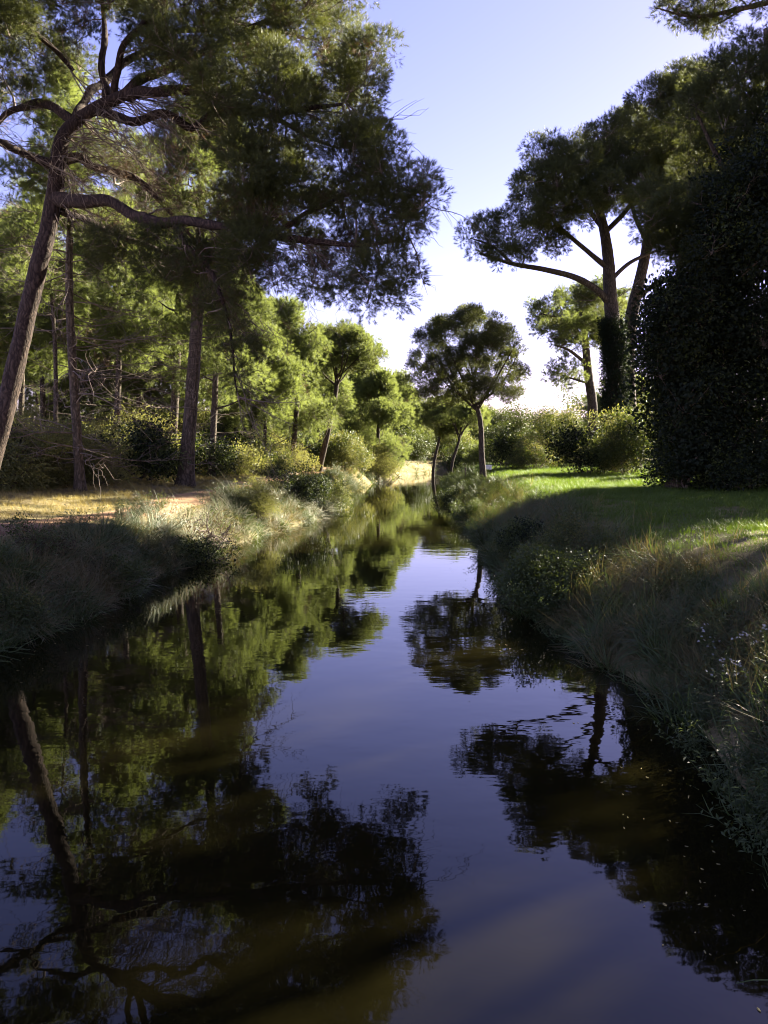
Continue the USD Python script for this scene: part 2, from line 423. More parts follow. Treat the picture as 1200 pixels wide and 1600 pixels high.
kit('gold_grass', [grass_tuft(s + 130, 24, 0.32, 0.008, 0.15, 0.7, 3) for s in range(4)], M['grass_gold'])
kit('weeds', [weed(s + 140) for s in range(4)], M['leaf_mid'])

# ------------------------------------------------------------------ trees
def crown_points(lumps, per, seed, up=0.35, flat=1.0):
    """Points in soft clumps round the lump centres (x, y, z, r); returns positions, outward axes, lump index."""
    r = np.random.default_rng(seed)
    pos, ax, own = [], [], []
    for k, l in enumerate(lumps):
        n = max(3, int(per * l[3] ** 2 * r.uniform(0.75, 1.25)))
        d = norm(r.normal(size=(n, 3)) + [0, 0, up])
        pos.append(l[:3] + d * l[3] * r.uniform(0.15, 1, (n, 1)) ** 0.5 * [1, 1, 0.75 * flat])
        ax.append(norm(d + [0, 0, 0.6] + r.normal(size=(n, 3)) * 0.25))
        own.append(np.full(n, k))
    return np.vstack(pos), np.vstack(ax), np.concatenate(own)


def sag_branch(a, b, r0, r1, rng, sides=5, n=7, bow=0.12):
    a, b = np.asarray(a, float), np.asarray(b, float)
    L = np.linalg.norm(b - a)
    m1, m2 = a * 0.67 + b * 0.33 + rng.normal(size=3) * L * bow, a * 0.33 + b * 0.67 + rng.normal(size=3) * L * bow
    return tube(spline([a, m1, m2, b], n), np.linspace(r0, r1, n), sides)


def finish_tree(root, base, trunk, limbs, lumps, seed, kits, per, size, bark, twig_r=0.02, up=0.35, trunk_sides=14, hang=None, dead=(), flat=1.0, bark_amp=0.10, crown_name='crown', limb_sides=8):
    """trunk, limbs: (k x 4) arrays of x, y, z, radius; lumps: x, y, z, r. Builds trunk, limbs, twigs and crown as parts of ROOT."""
    rng = np.random.default_rng(seed)
    base = np.asarray(base, float)
    n = max(10, int(np.linalg.norm(np.diff(trunk[:, :3], axis=0), axis=1).sum() / (0.12 if trunk_sides > 18 else 0.5)))
    t = spline(trunk, n)
    s = np.cumsum(np.r_[0, np.linalg.norm(np.diff(t[:, :3], axis=0), axis=1)])
    flare = 1 + 0.6 * np.exp(-s / (t[0, 3] * 2.2))
    obj('trunk', tube(t[:, :3] - base, t[:, 3] * flare, trunk_sides, bark_amp, seed), bark, root, smooth=True)
    nodes = [t[len(t) // 2:, :]]
    for l in limbs:
        L = np.linalg.norm(np.diff(l[:, :3], axis=0), axis=1).sum()
        q = spline(l, max(6, int(L / (0.12 if limb_sides > 10 else 0.35))))
        q[:, 3] = np.maximum(q[:, 3], 0.006)
        if bark_amp > .12:
            g = np.arange(len(q))[:, None] * .14 + np.array([[3.1, 7.7, 12.3]]) + seed + 5 * len(nodes)
            wob = np.stack([meshkit.noise(np.stack([g[:, c], 0 * g[:, c], 0 * g[:, c]], -1), 17 + c) - .5 for c in range(3)], 1)
            q[:, :3] += wob * np.minimum(1, np.arange(len(q)) / 6)[:, None] * .18
            q[:, 3] *= .85 + .4 * meshkit.noise(np.stack([g[:, 0] * 2.3, g[:, 1], g[:, 2]], -1), 23)
        obj('limb', tube(q[:, :3] - base, q[:, 3], limb_sides, bark_amp * 0.9, seed + len(nodes)), bark, root, smooth=True)
        nodes.append(q[len(q) // 5:])
    nodes = np.vstack(nodes)
    lumps = np.asarray(lumps, float)
    pos, ax, own = crown_points(lumps, per, seed + 1, up, flat)
    twigs = []
    order = np.argsort(np.linalg.norm(lumps[:, None, :3] - nodes[None, :, :3], axis=2).min(1))
    hubs = nodes.copy()
    for k in order:
        c = lumps[k, :3]
        dd = np.linalg.norm(hubs[:, :3] - c, axis=1) + 0.6 * np.maximum(hubs[:, 2] - c[2], 0)
        b = hubs[dd.argmin()]
        r0 = min(b[3] * 0.75, twig_r * (1.0 + 0.9 * dd.min()))
        a, e = b[:3], c - [0, 0, lumps[k, 3] * 0.35]
        L = np.linalg.norm(e - a)
        q = spline([a, a * 0.6 + e * 0.4 + rng.normal(size=3) * L * 0.09 - [0, 0, 0.05 * L], a * 0.25 + e * 0.75 + rng.normal(size=3) * L * 0.07, e], 8)
        rr = np.linspace(r0, twig_r * 0.6, 8)
        twigs.append(tube(q - base, rr, 5))
        hubs = np.vstack([hubs, np.column_stack([q[3:], rr[3:]])])
    for k, p in enumerate(pos):
        if k % 2 == 0:
            c = lumps[own[k], :3] - [0, 0, lumps[own[k], 3] * 0.35]
            twigs.append(tube(np.array([c, (c + p) / 2 + rng.normal(size=3) * 0.06, p + ax[k] * 0.1]) - base, [twig_r * 0.55, twig_r * 0.4, twig_r * 0.2], 3))
    for a, b, r0 in dead:
        twigs.append(sag_branch(np.asarray(a) - base, np.asarray(b) - base, r0, r0 * 0.2, rng, 4, 8, 0.05))
        L = np.linalg.norm(np.asarray(b) - a)
        for z in range(int(3 + L * 3.2)):
            u = rng.uniform(0.3, 1)
            o = np.asarray(a) * (1 - u) + np.asarray(b) * u
            twigs.append(sag_branch(o - base, o - base + (np.asarray(b) - a) / L * L * 0.25 + rng.normal(size=3) * L * 0.16, r0 * 0.4, r0 * 0.12, rng, 3, 5, 0.08))
    obj('twigs', join(twigs), M['twig'], root, smooth=True, kind='stuff')
    protos, weights = [], []
    for name, wgt in kits:
        protos += KIT[name]
        weights += [wgt / len(KIT[name])] * len(KIT[name])
    w = np.array(weights) / sum(weights)
    idx = rng.choice(len(protos), len(pos), p=w)
    if hang is not None:
        ax = norm(ax + np.array(hang))
    instancer(crown_name, root, pos - base, ax, rng.uniform(0, 6.283, len(pos)), size * rng.uniform(0.75, 1.25, len(pos)), idx, protos)


def dome_lumps(c, R, thick, rng, n, r=(0.2, 0.3), under=0.25, inner=0.35, skirt=0.0):
    """Lumps over an umbrella: a flat-bottomed dome of radius R and height THICK about the centre C of its underside."""
    out = []
    while len(out) < n:
        u = rng.uniform(-1, 1, 2)
        q = np.hypot(*u)
        if q > 1:
            continue
        top = math.sqrt(max(0, 1 - q ** 2.6))
        z = thick * (rng.uniform(-under * (1 - q) - skirt * q, top) if rng.uniform() < inner else top * rng.uniform(0.78, 1.0))
        l = np.array([c[0] + u[0] * R * 0.9, c[1] + u[1] * R * 0.9, c[2] + z, R * rng.uniform(*r)])
        out.append(l)
    return np.array(out)


def stone_pine(label, x, y, H, R, thick, r0, seed, lean=(0, 0), n_limbs=7, n_lumps=34, per=14, size=1.15, kits=(('pine_spray', 1),), group=None, name='stone_pine', bark='bark_far', fork=0.72, curve=0.03, dead_n=0, under=0.25, lr=(0.2, 0.3), twig_r=0.02, inner=0.35, lean_share=1.0, skirt=0.0):
    rng = np.random.default_rng(seed)
    b = G(x, y) - [0, 0, 0.08]
    top = b + [lean[0], lean[1], H]
    c = top - [0, 0, thick]                       # centre of the umbrella's underside
    root = thing(name, label, 'pine', b, group)
    fk = b + (c - b) * fork * np.array([lean_share, lean_share, 1])
    fk[2] = b[2] + (H - thick) * (fork + 0.1)
    mid = (b + fk) / 2 + np.append(rng.normal(0, curve * H, 2), 0)
    trunk = np.array([[*b, r0], [*mid, r0 * 0.82], [*fk, r0 * 0.7], [*(fk * 0.4 + (c + [0, 0, thick * 0.4]) * 0.6 + np.append(rng.normal(0, 0.2, 2), 0)), r0 * 0.35]])
    limbs = []
    a0 = rng.uniform(0, 6.28)
    for k in range(n_limbs):
        a = a0 + k * 6.283 / n_limbs + rng.normal(0, 0.25)
        q = rng.uniform(0.45, 0.85)
        e = c + [math.cos(a) * R * q, math.sin(a) * R * q, thick * (0.55 * math.sqrt(1 - q * q)) + 0.05 * thick]
        o = fk + (trunk[3, :3] - fk) * rng.uniform(0.0, 0.55)
        m = o * 0.5 + e * 0.5 + [0, 0, -0.06 * np.linalg.norm(e - o)] + rng.normal(size=3) * 0.05 * R
        rr = r0 * rng.uniform(0.26, 0.42)
        limbs.append(np.array([[*o, rr], [*m, rr * 0.7], [*e, rr * 0.3]]))
    lumps = dome_lumps(c, R, thick, rng, n_lumps, lr, under, inner, skirt)
    dead = []
    for k in range(dead_n):
        u = rng.uniform(0.35, 0.98)
        a = rng.uniform(0, 6.28)
        o = (b * (1 - u) + fk * u)
        L = rng.uniform(0.8, 2.6) * (0.5 + u * 0.5)
        dead.append((o, o + [math.cos(a) * L, math.sin(a) * L, rng.uniform(-0.25, 0.35) * L], 0.028))
    finish_tree(root, b, trunk, limbs, lumps, seed, kits, per, size, M[bark], twig_r, dead=dead)
    return root, b, trunk


def in_poly(poly, n, rng, dmin=0.0):
    """n points spread inside a polygon."""
    poly = np.asarray(poly, float)
    lo, hi = poly.min(0), poly.max(0)
    out = []
    tries = 0
    x2, y2 = np.roll(poly[:, 0], -1), np.roll(poly[:, 1], -1)
    while len(out) < n and tries < n * 400:
        tries += 1
        p = rng.uniform(lo, hi)
        c = (poly[:, 1] > p[1]) != (y2 > p[1])
        xi = poly[:, 0] + (p[1] - poly[:, 1]) / (y2 - poly[:, 1] + 1e-12) * (x2 - poly[:, 0])
        if (c & (p[0] < xi)).sum() % 2 == 0:
            continue
        if out and dmin and np.min(np.linalg.norm(np.array(out) - p, axis=1)) < dmin * (1 - tries / (n * 400)):
            continue
        out.append(p)
    return np.array(out)


def poly_lumps(poly, n, D, r, rng, dmin):
    """Lumps inside the outline POLY (photo pixels), each at its own distance within D and of radius r (metres)."""
    out = []
    for p in in_poly(poly, n, rng, dmin):
        d = rng.uniform(*D)
        out.append([*P(p[0], p[1], d), rng.uniform(*r)])
    return np.array(out)


def limb_px(pts):
    """px, py, D, radius rows to world."""
    return np.array([[*P(a, b, d), r] for a, b, d, r in pts])


# --- the large leaning pine on the left bank
rng = np.random.default_rng(5)
hb = P(-42, 815, 21.5)
hb[2] = G(hb[0], hb[1])[2] - 0.1
root = thing('leaning_pine', 'largest pine, leaning over the water from the left edge of the path', 'pine', hb)
trunk = np.vstack([[*hb, 0.42], limb_px([(-14, 720, 21.5, .375), (9, 640, 21.5, .36), (31, 540, 21.5, .345), (52, 450, 21.4, .33), (72, 370, 21.3, .32), (86, 300, 21.3, .31), (92, 245, 21.2, .29), (100, 212, 21.1, .26), (124, 186, 21, .23), (155, 166, 20.9, .22), (195, 148, 20.7, .20), (220, 124, 20.6, .18), (262, 108, 20.5, .16), (320, 80, 20.3, .13), (400, 40, 20, .10), (470, 20, 19.8, .06)])])
trunk[:, 3] *= 0.68
limbs = [limb_px(x) for x in (
    [(200, 150, 20.7, .13), (232, 148, 20.4, .12), (270, 141, 20.2, .11), (322, 146, 19.9, .10), (390, 170, 19.5, .08), (470, 175, 19.2, .06), (540, 160, 19, .03)],
    [(150, 172, 20.9, .12), (205, 190, 20.8, .10), (250, 180, 20.9, .10), (300, 195, 21.2, .095), (345, 175, 21.4, .08), (420, 180, 21.8, .06), (520, 230, 22, .03)],
    [(84, 312, 21.3, .18), (115, 311, 20.9, .16), (165, 317, 20.4, .14), (215, 335, 20, .13), (260, 346, 19.7, .115), (320, 352, 19.3, .10), (385, 360, 19, .085), (460, 372, 18.9, .08), (560, 380, 19, .05), (640, 372, 19.2, .02)],
    [(88, 252, 21.2, .13), (125, 250, 21.6, .11), (150, 262, 21.8, .10), (200, 274, 22, .085), (240, 302, 22.1, .06), (300, 372, 22.3, .04)],
    [(88, 262, 21.2, .12), (45, 240, 21, .10), (0, 218, 20.6, .09), (-70, 190, 20.2, .06), (-150, 160, 20, .03)],
    [(118, 190, 21, .11), (72, 166, 21.3, .10), (25, 174, 21.7, .085), (-10, 200, 22, .06), (-80, 190, 22.3, .03)],
    [(165, 162, 20.9, .10), (164, 118, 21.2, .09), (158, 50, 21.5, .07), (150, -60, 22, .03)],
    [(178, 150, 20.8, .09), (188, 92, 20.4, .08), (230, 30, 20, .06), (290, -60, 19.5, .03)],
    [(118, 190, 21, .12), (150, 130, 22.3, .10), (260, 60, 23.8, .08), (380, 40, 24.8, .06), (480, 60, 25.2, .03)],
    [(95, 330, 21.3, .09), (170, 360, 22.4, .08), (260, 400, 23.2, .06), (320, 420, 23.5, .03)],
    [(270, 348, 19.7, .07), (310, 400, 19.2, .055), (345, 460, 18.9, .045), (362, 540, 18.8, .03), (372, 620, 18.8, .015)],
    [(420, 365, 18.9, .06), (490, 330, 20.2, .05), (570, 300, 21.4, .04), (660, 310, 21.8, .015)],
    [(40, 40, 20.2, .10), (-20, -10, 20, .1), (90, 90, 20.6, .06), (160, 160, 20.9, .1)][:1] + [(0, 0, 20, .07), (60, 50, 20.2, .06), (110, 110, 20.7, .05)],
)]
A = [(250, -250), (450, -200), (545, -40), (575, 60), (580, 130), (560, 210), (620, 250), (672, 300), (676, 345), (640, 425), (615, 470), (540, 455), (470, 465), (420, 425), (360, 395), (340, 300), (350, 215), (300, 130), (200, 60)]
B = [(-250, -300), (250, -250), (215, 70), (120, 105), (60, 90), (-20, 180), (-250, 250)]
C = [(110, 205), (330, 200), (400, 400), (340, 410), (200, 340), (120, 280)]
Dh = [(115, 365), (200, 350), (330, 375), (390, 430), (385, 520), (372, 610), (340, 540), (305, 470), (200, 430), (120, 410)]
lumps = np.vstack([
    poly_lumps(A, 150, (17.5, 25), (0.5, 0.85), rng, 26),
    poly_lumps(B, 115, (18, 25), (0.45, 0.8), rng, 26),
    poly_lumps(C, 7, (20, 24), (0.35, 0.5), rng, 40),
    poly_lumps(Dh, 30, (18.4, 20.4), (0.28, 0.45), rng, 18),
    poly_lumps([(0, 20), (90, 60), (100, 120), (50, 190), (0, 190)], 6, (19.5, 22), (0.35, 0.5), rng, 30)])
dead = []
for k in range(170):
    l = limbs[rng.integers(0, len(limbs))] if k % 3 else trunk[6:12]
    i = rng.integers(0, len(l))
    o = l[i, :3]
    e = o + np.array([rng.uniform(0.2, 2.2), rng.normal(0, 0.8), rng.uniform(-1.6, 0.3)])
    dead.append((o, e, 0.02))
hl = spline(limbs[10], 40)
for k in range(46):
    o = hl[rng.integers(4, 40), :3] if k % 2 else spline(limbs[2], 40)[rng.integers(10, 34), :3]
    dead.append((o, o + [rng.uniform(.1, 1.3), rng.normal(0, .4), rng.uniform(-2.0, -.5)], 0.013))
finish_tree(root, hb, trunk, limbs, lumps, 71, (('pine_spray', 0.84), ('dry_spray', 0.16)), 36, 0.74, M['bark_dark'], 0.017, trunk_sides=30, dead=dead, bark_amp=0.16, limb_sides=14)

dry = crown_points(poly_lumps([(130, 200), (330, 190), (480, 300), (600, 330), (600, 430), (420, 420), (300, 400), (150, 300)], 40, (19.2, 23), (.35, .6), rng, 24), 20, 77, -.3)
q = dry[0] - hb
instancer('dead_needles', root, q, dry[1], rng.uniform(0, 6.283, len(q)), rng.uniform(.5, .9, len(q)), rng.integers(0, 3, len(q)), KIT['dry_spray'])

# --- pines of the wood behind the path
rng = np.random.default_rng(6)


def straight_pine(label, px, base_D, H, R, r0, seed, lean=(0, 0), crown_lo=0.45, kits=(('fresh_spray', 1),), n=40, dead_n=14, group=None, per=8.5, size=1.2, lr=(0.2, 0.34), dlen=(0.8, 2.4), x=None):
    """A wood pine: straight trunk, dead side branches below, tall crown of tiers above crown_lo."""
    r = np.random.default_rng(seed)
    xx = x if x is not None else (px - 600) / F * base_D
    b = G(xx, base_D) - [0, 0, 0.08]
    root = thing('wood_pine', label, 'pine', b, group)
    top = b + [lean[0], lean[1], H]
    mid = (b + top) / 2 + np.append(r.normal(0, 0.015 * H, 2), 0)
    trunk = np.array([[*b, r0], [*(b * .75 + mid * .25), r0 * .93], [*mid, r0 * 0.75], [*(mid * .4 + top * .6), r0 * .4], [*(top - [0, 0, 0.5]), r0 * 0.12]])
    lumps, limbs = [], []
    for k in range(n):
        t = crown_lo + (1 - crown_lo) * r.uniform() ** 0.8
        w = R * (1 - ((t - crown_lo) / (1 - crown_lo)) ** 1.7) ** 0.7 * (0.55 + 0.45 * sm((t - crown_lo) / 0.15))
        a, q = r.uniform(0, 6.283), math.sqrt(r.uniform(0.1, 1))
        c = b + (top - b) * t
        lumps.append([c[0] + math.cos(a) * w * q, c[1] + math.sin(a) * w * q, c[2], R * r.uniform(*lr)])
    for k in range(7):
        t = crown_lo + (1 - crown_lo) * (k + 0.3) / 8
        o = spline(trunk[:, :3], 40)[int(t * 39)]
        l = lumps[r.integers(0, n)]
        a = k * 2.4
        e = o + [math.cos(a) * R * 0.6, math.sin(a) * R * 0.6, R * 0.25]
        limbs.append(np.array([[*o, r0 * 0.3], [*((o + e) / 2 - [0, 0, 0.1]), r0 * .2], [*e, r0 * .08]]))
    dead = []
    line = spline(trunk[:, :3], 60)
    for k in range(dead_n):
        t = r.uniform(0.18, crown_lo + 0.18)
        o = line[int(t * 59)]
        a = r.uniform(0, 6.283)
        L = r.uniform(*dlen)
        dead.append((o, o + [math.cos(a) * L, math.sin(a) * L, r.uniform(-0.2, 0.3) * L], 0.024))
    finish_tree(root, b, trunk, limbs, lumps, seed, kits, per, size, M['bark_far'], 0.02, dead=dead)


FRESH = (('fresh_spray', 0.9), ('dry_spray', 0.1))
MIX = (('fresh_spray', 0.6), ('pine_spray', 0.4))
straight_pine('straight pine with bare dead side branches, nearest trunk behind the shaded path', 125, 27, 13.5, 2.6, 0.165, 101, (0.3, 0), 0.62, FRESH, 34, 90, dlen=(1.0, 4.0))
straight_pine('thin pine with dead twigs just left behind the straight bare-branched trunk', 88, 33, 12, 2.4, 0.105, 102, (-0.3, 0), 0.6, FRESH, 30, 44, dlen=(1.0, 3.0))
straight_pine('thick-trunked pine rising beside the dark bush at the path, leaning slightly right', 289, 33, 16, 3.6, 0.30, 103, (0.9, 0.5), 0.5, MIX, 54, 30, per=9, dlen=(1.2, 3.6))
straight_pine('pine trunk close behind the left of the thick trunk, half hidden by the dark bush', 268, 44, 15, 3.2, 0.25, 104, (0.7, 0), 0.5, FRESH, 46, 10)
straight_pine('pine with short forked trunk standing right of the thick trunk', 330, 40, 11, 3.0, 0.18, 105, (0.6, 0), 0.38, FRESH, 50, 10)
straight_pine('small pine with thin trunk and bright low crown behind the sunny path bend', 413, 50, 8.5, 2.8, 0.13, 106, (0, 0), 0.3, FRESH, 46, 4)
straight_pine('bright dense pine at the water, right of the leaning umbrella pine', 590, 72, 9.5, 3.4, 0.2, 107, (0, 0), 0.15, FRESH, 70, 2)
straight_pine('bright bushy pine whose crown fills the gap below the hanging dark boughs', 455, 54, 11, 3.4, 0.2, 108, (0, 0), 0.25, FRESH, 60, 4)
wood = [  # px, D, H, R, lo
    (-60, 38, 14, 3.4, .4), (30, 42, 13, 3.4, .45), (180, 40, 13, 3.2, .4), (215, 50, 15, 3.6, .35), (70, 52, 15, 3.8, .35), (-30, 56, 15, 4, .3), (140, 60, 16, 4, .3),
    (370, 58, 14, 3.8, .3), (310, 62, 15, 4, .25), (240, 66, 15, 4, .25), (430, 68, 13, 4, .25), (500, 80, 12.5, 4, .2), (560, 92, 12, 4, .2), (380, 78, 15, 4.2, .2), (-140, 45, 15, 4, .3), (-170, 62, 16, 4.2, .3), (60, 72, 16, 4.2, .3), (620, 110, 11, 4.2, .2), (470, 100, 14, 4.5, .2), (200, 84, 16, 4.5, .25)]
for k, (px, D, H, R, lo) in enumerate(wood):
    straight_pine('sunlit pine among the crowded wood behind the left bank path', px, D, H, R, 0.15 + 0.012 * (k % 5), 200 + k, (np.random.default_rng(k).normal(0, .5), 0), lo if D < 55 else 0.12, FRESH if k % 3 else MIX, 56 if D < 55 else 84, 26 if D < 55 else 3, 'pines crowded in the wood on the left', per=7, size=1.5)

# --- mid-distance umbrella pines
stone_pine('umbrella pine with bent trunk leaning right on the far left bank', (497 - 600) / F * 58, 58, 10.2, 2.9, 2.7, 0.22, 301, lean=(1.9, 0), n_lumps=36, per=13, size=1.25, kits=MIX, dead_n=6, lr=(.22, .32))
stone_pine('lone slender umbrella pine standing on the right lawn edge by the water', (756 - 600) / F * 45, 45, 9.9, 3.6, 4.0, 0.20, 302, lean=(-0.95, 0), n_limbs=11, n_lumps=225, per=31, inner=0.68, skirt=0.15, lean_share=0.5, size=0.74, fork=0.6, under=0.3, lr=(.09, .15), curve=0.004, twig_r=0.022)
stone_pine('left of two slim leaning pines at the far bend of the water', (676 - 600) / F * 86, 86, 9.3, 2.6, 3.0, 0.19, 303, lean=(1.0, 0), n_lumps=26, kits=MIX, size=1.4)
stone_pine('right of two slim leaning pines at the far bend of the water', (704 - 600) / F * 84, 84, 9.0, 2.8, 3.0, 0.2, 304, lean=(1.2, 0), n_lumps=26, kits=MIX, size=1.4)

# --- tall pines on the right
rng = np.random.default_rng(8)
b = G((962 - 600) / F * 47, 47) - [0, 0, .1]
root = thing('stone_pine', 'tall ivy-trunked stone pine whose long left bough reaches towards the water', 'pine', b)
trunk = np.vstack([[*b, .56], limb_px([(962, 650, 47, .5), (961, 560, 47, .46), (957, 500, 47, .42), (953, 455, 47, .37), (950, 400, 47, .31), (942, 350, 47, .26), (928, 300, 46.8, .18), (915, 250, 46.5, .1)])])
limbs = [limb_px(x) for x in (
    [(953, 475, 47, .22), (935, 455, 46.6, .20), (900, 434, 46.2, .18), (850, 421, 45.6, .15), (800, 412, 45.2, .12), (750, 396, 45, .06)],
    [(800, 412, 45.2, .1), (770, 385, 45, .07), (735, 372, 44.8, .03)],
    [(951, 420, 47, .17), (915, 390, 46.5, .13), (870, 350, 46, .1), (835, 300, 45.6, .05)],
    [(944, 365, 47, .16), (985, 320, 47.5, .12), (1010, 260, 48, .06)],
    [(944, 360, 47, .15), (900, 300, 47.5, .11), (870, 255, 48, .05)],
    [(952, 440, 47, .14), (985, 410, 48, .11), (1030, 390, 49, .06)],
    [(945, 380, 47, .13), (940, 320, 49, .1), (930, 260, 50.5, .05)])]
lumps = np.vstack([
    poly_lumps([(716, 375), (730, 358), (768, 345), (815, 338), (850, 345), (880, 370), (850, 398), (800, 402), (745, 400)], 20, (43, 48), (.55, .95), rng, 16),
    poly_lumps([(815, 290), (845, 240), (862, 228), (940, 205), (990, 175), (1010, 230), (1020, 320), (960, 330), (900, 345), (860, 350), (830, 330)], 58, (42, 52), (.7, 1.25), rng, 20)])
finish_tree(root, b, trunk, limbs, lumps, 81, (('pine_spray', 1),), 16, 1.15, M['bark_far'], .028, dead=[(P(955, 470, 47), P(900 + 30 * k, 470 - 10 * k, 46 + k), .03) for k in range(5)])
# ivy on its lower trunk
vr = np.random.default_rng(9)
n = 1500
tt = vr.uniform(0, 1, n)
a = vr.uniform(0, 6.283, n)
c = np.array([spline(trunk[:4, :3], 50)[int(t * 49)] for t in tt])
rad = .42 + .4 * vr.uniform(0, 1, n) ** 2 * (1.2 - .7 * tt)
q = c + np.stack([np.cos(a) * rad, np.sin(a) * rad, vr.normal(0, .1, n)], 1)
instancer('climbing_ivy', root, q - b, np.stack([np.cos(a), np.sin(a), 0 * a + .3], 1), a, vr.uniform(.55, .95, n), vr.integers(0, 5, n), KIT['dark_leaves'])

b = G((985 - 600) / F * 49, 49) - [0, 0, .1]
root = thing('stone_pine', 'stone pine with pale right-leaning trunk close behind the ivy-trunked one', 'pine', b)
trunk = np.vstack([[*b, .5], limb_px([(982, 640, 49, .45), (981, 560, 49, .42), (986, 500, 49, .38), (998, 445, 49, .34), (1008, 400, 49, .3), (1015, 350, 49, .22), (1030, 280, 49, .15), (1050, 210, 49, .08)])])
limbs = [limb_px(x) for x in (
    [(992, 470, 49, .16), (1030, 440, 48.5, .13), (1075, 428, 48, .1), (1120, 410, 47.6, .05)],
    [(1008, 400, 49, .16), (1040, 350, 48.6, .13), (1075, 300, 48.3, .1), (1100, 240, 48, .05)],
    [(1012, 380, 49, .16), (990, 330, 50, .12), (985, 270, 51, .06)],
    [(1020, 320, 49, .13), (1070, 250, 50, .1), (1110, 180, 51, .05)],
    [(1012, 370, 49, .13), (1050, 380, 50.5, .1), (1090, 360, 52, .05)])]
lumps = poly_lumps([(990, 180), (1000, 155), (1080, 112), (1110, 120), (1150, 250), (1150, 390), (1090, 385), (1040, 375), (1000, 320)], 84, (43, 54), (.75, 1.3), rng, 20)
finish_tree(root, b, trunk, limbs, lumps, 82, (('pine_spray', 1),), 17, 1.15, M['bark_far'], .028)

b = G(16.5, 33) - [0, 0, .1]
root = thing('stone_pine', 'highest pine crown at the right edge above the dark evergreen thicket', 'pine', b)
trunk = np.array([[*b, .5], [16.0, 33, 7, .42], [15.6, 32.6, 12, .32], [15, 32.2, 16, .18], [14.6, 32, 19, .08]])
limbs = [limb_px(x) for x in (
    [(1180, 400, 32.5, .17), (1095, 392, 32.2, .14), (1050, 355, 32, .11), (1022, 305, 32, .08), (1000, 270, 31.8, .04)],
    [(1190, 330, 32.3, .13), (1130, 260, 31.8, .1), (1090, 180, 31.2, .05)],
    [(1190, 300, 32.2, .13), (1230, 220, 33, .1), (1260, 130, 33.5, .05)],
    [(1185, 260, 32.2, .13), (1160, 180, 33.5, .1), (1150, 110, 34, .05)])]
lumps = poly_lumps([(1085, 112), (1160, 80), (1210, 60), (1330, -40), (1520, -60), (1640, 60), (1640, 320), (1400, 380), (1200, 380), (1130, 400), (1075, 370), (1050, 320), (1070, 220)], 290, (29.5, 37.5), (.6, 1.0), rng, 20)
lumps = np.vstack([lumps, poly_lumps([(1000, 300), (1100, 280), (1125, 400), (1060, 425), (1020, 385)], 26, (28, 31), (.4, .7), rng, 16)])
finish_tree(root, b, trunk, limbs, lumps, 83, (('pine_spray', 1),), 18, 1.0, M['bark_far'], .028)

b = G((925 - 600) / F * 62, 62) - [0, 0, .1]
root = thing('stone_pine', 'paler pine with hanging boughs seen left behind the ivy-trunked pine', 'pine', b)
trunk = np.vstack([[*b, .42], limb_px([(926, 640, 62, .38), (920, 590, 62, .34), (915, 540, 62, .28), (910, 500, 62, .2), (905, 470, 62, .1)])])
limbs = [limb_px(x) for x in (
    [(918, 570, 62, .14), (900, 555, 61, .12), (885, 545, 60, .1), (868, 540, 59.5, .05)],
    [(914, 530, 62, .14), (880, 500, 61, .1), (845, 490, 60, .05)],
    [(912, 520, 62, .14), (945, 490, 62.5, .1), (970, 470, 63, .05)],
    [(922, 600, 62, .1), (890, 590, 61.5, .08), (862, 580, 61, .04)])]
lumps = np.vstack([poly_lumps([(835, 492), (855, 466), (900, 455), (955, 450), (985, 470), (980, 520), (940, 535), (905, 540), (865, 525), (842, 512)], 44, (57, 66), (.7, 1.2), rng, 14),
                   poly_lumps([(858, 575), (890, 555), (915, 580), (900, 600), (870, 600)], 9, (60, 64), (.5, .8), rng, 10)])
finish_tree(root, b, trunk, limbs, lumps, 84, MIX, 11, 1.3, M['bark_far'], .03)

# near pine standing outside on the right; one bough hangs into the top right corner
b = G(15.5, 19) - [0, 0, .1]
root = thing('pine_tree', 'pine beyond the right edge whose bough hangs into the top right corner', 'pine', b)
trunk = np.array([[*b, .34], [15.2, 19, 6, .29], [15.0, 18.8, 11, .22], [14.8, 18.6, 15, .13], [14.6, 18.5, 17, .06]])
limbs = [limb_px(x) for x in (
    [(1520, 10, 19, .12), (1400, -20, 18.6, .1), (1300, -14, 18.3, .08), (1200, 4, 18, .06), (1130, 20, 17.8, .045), (1080, 26, 17.7, .03), (1025, 12, 17.6, .012)],
    [(1160, 14, 17.9, .03), (1135, 30, 17.8, .02), (1115, 40, 17.7, .01)])]
lumps = np.vstack([poly_lumps([(1004, -2), (1060, -14), (1200, -20), (1200, 8), (1120, 34), (1085, 46), (1040, 26)], 20, (17.3, 18.3), (.16, .3), rng, 12),
                   dome_lumps(np.array([15.5, 19, 14.2]), 3.6, 3.6, rng, 40)])
finish_tree(root, b, trunk, limbs, lumps, 85, (('pine_spray', 1),), 22, .6, M['bark_far'], .014)

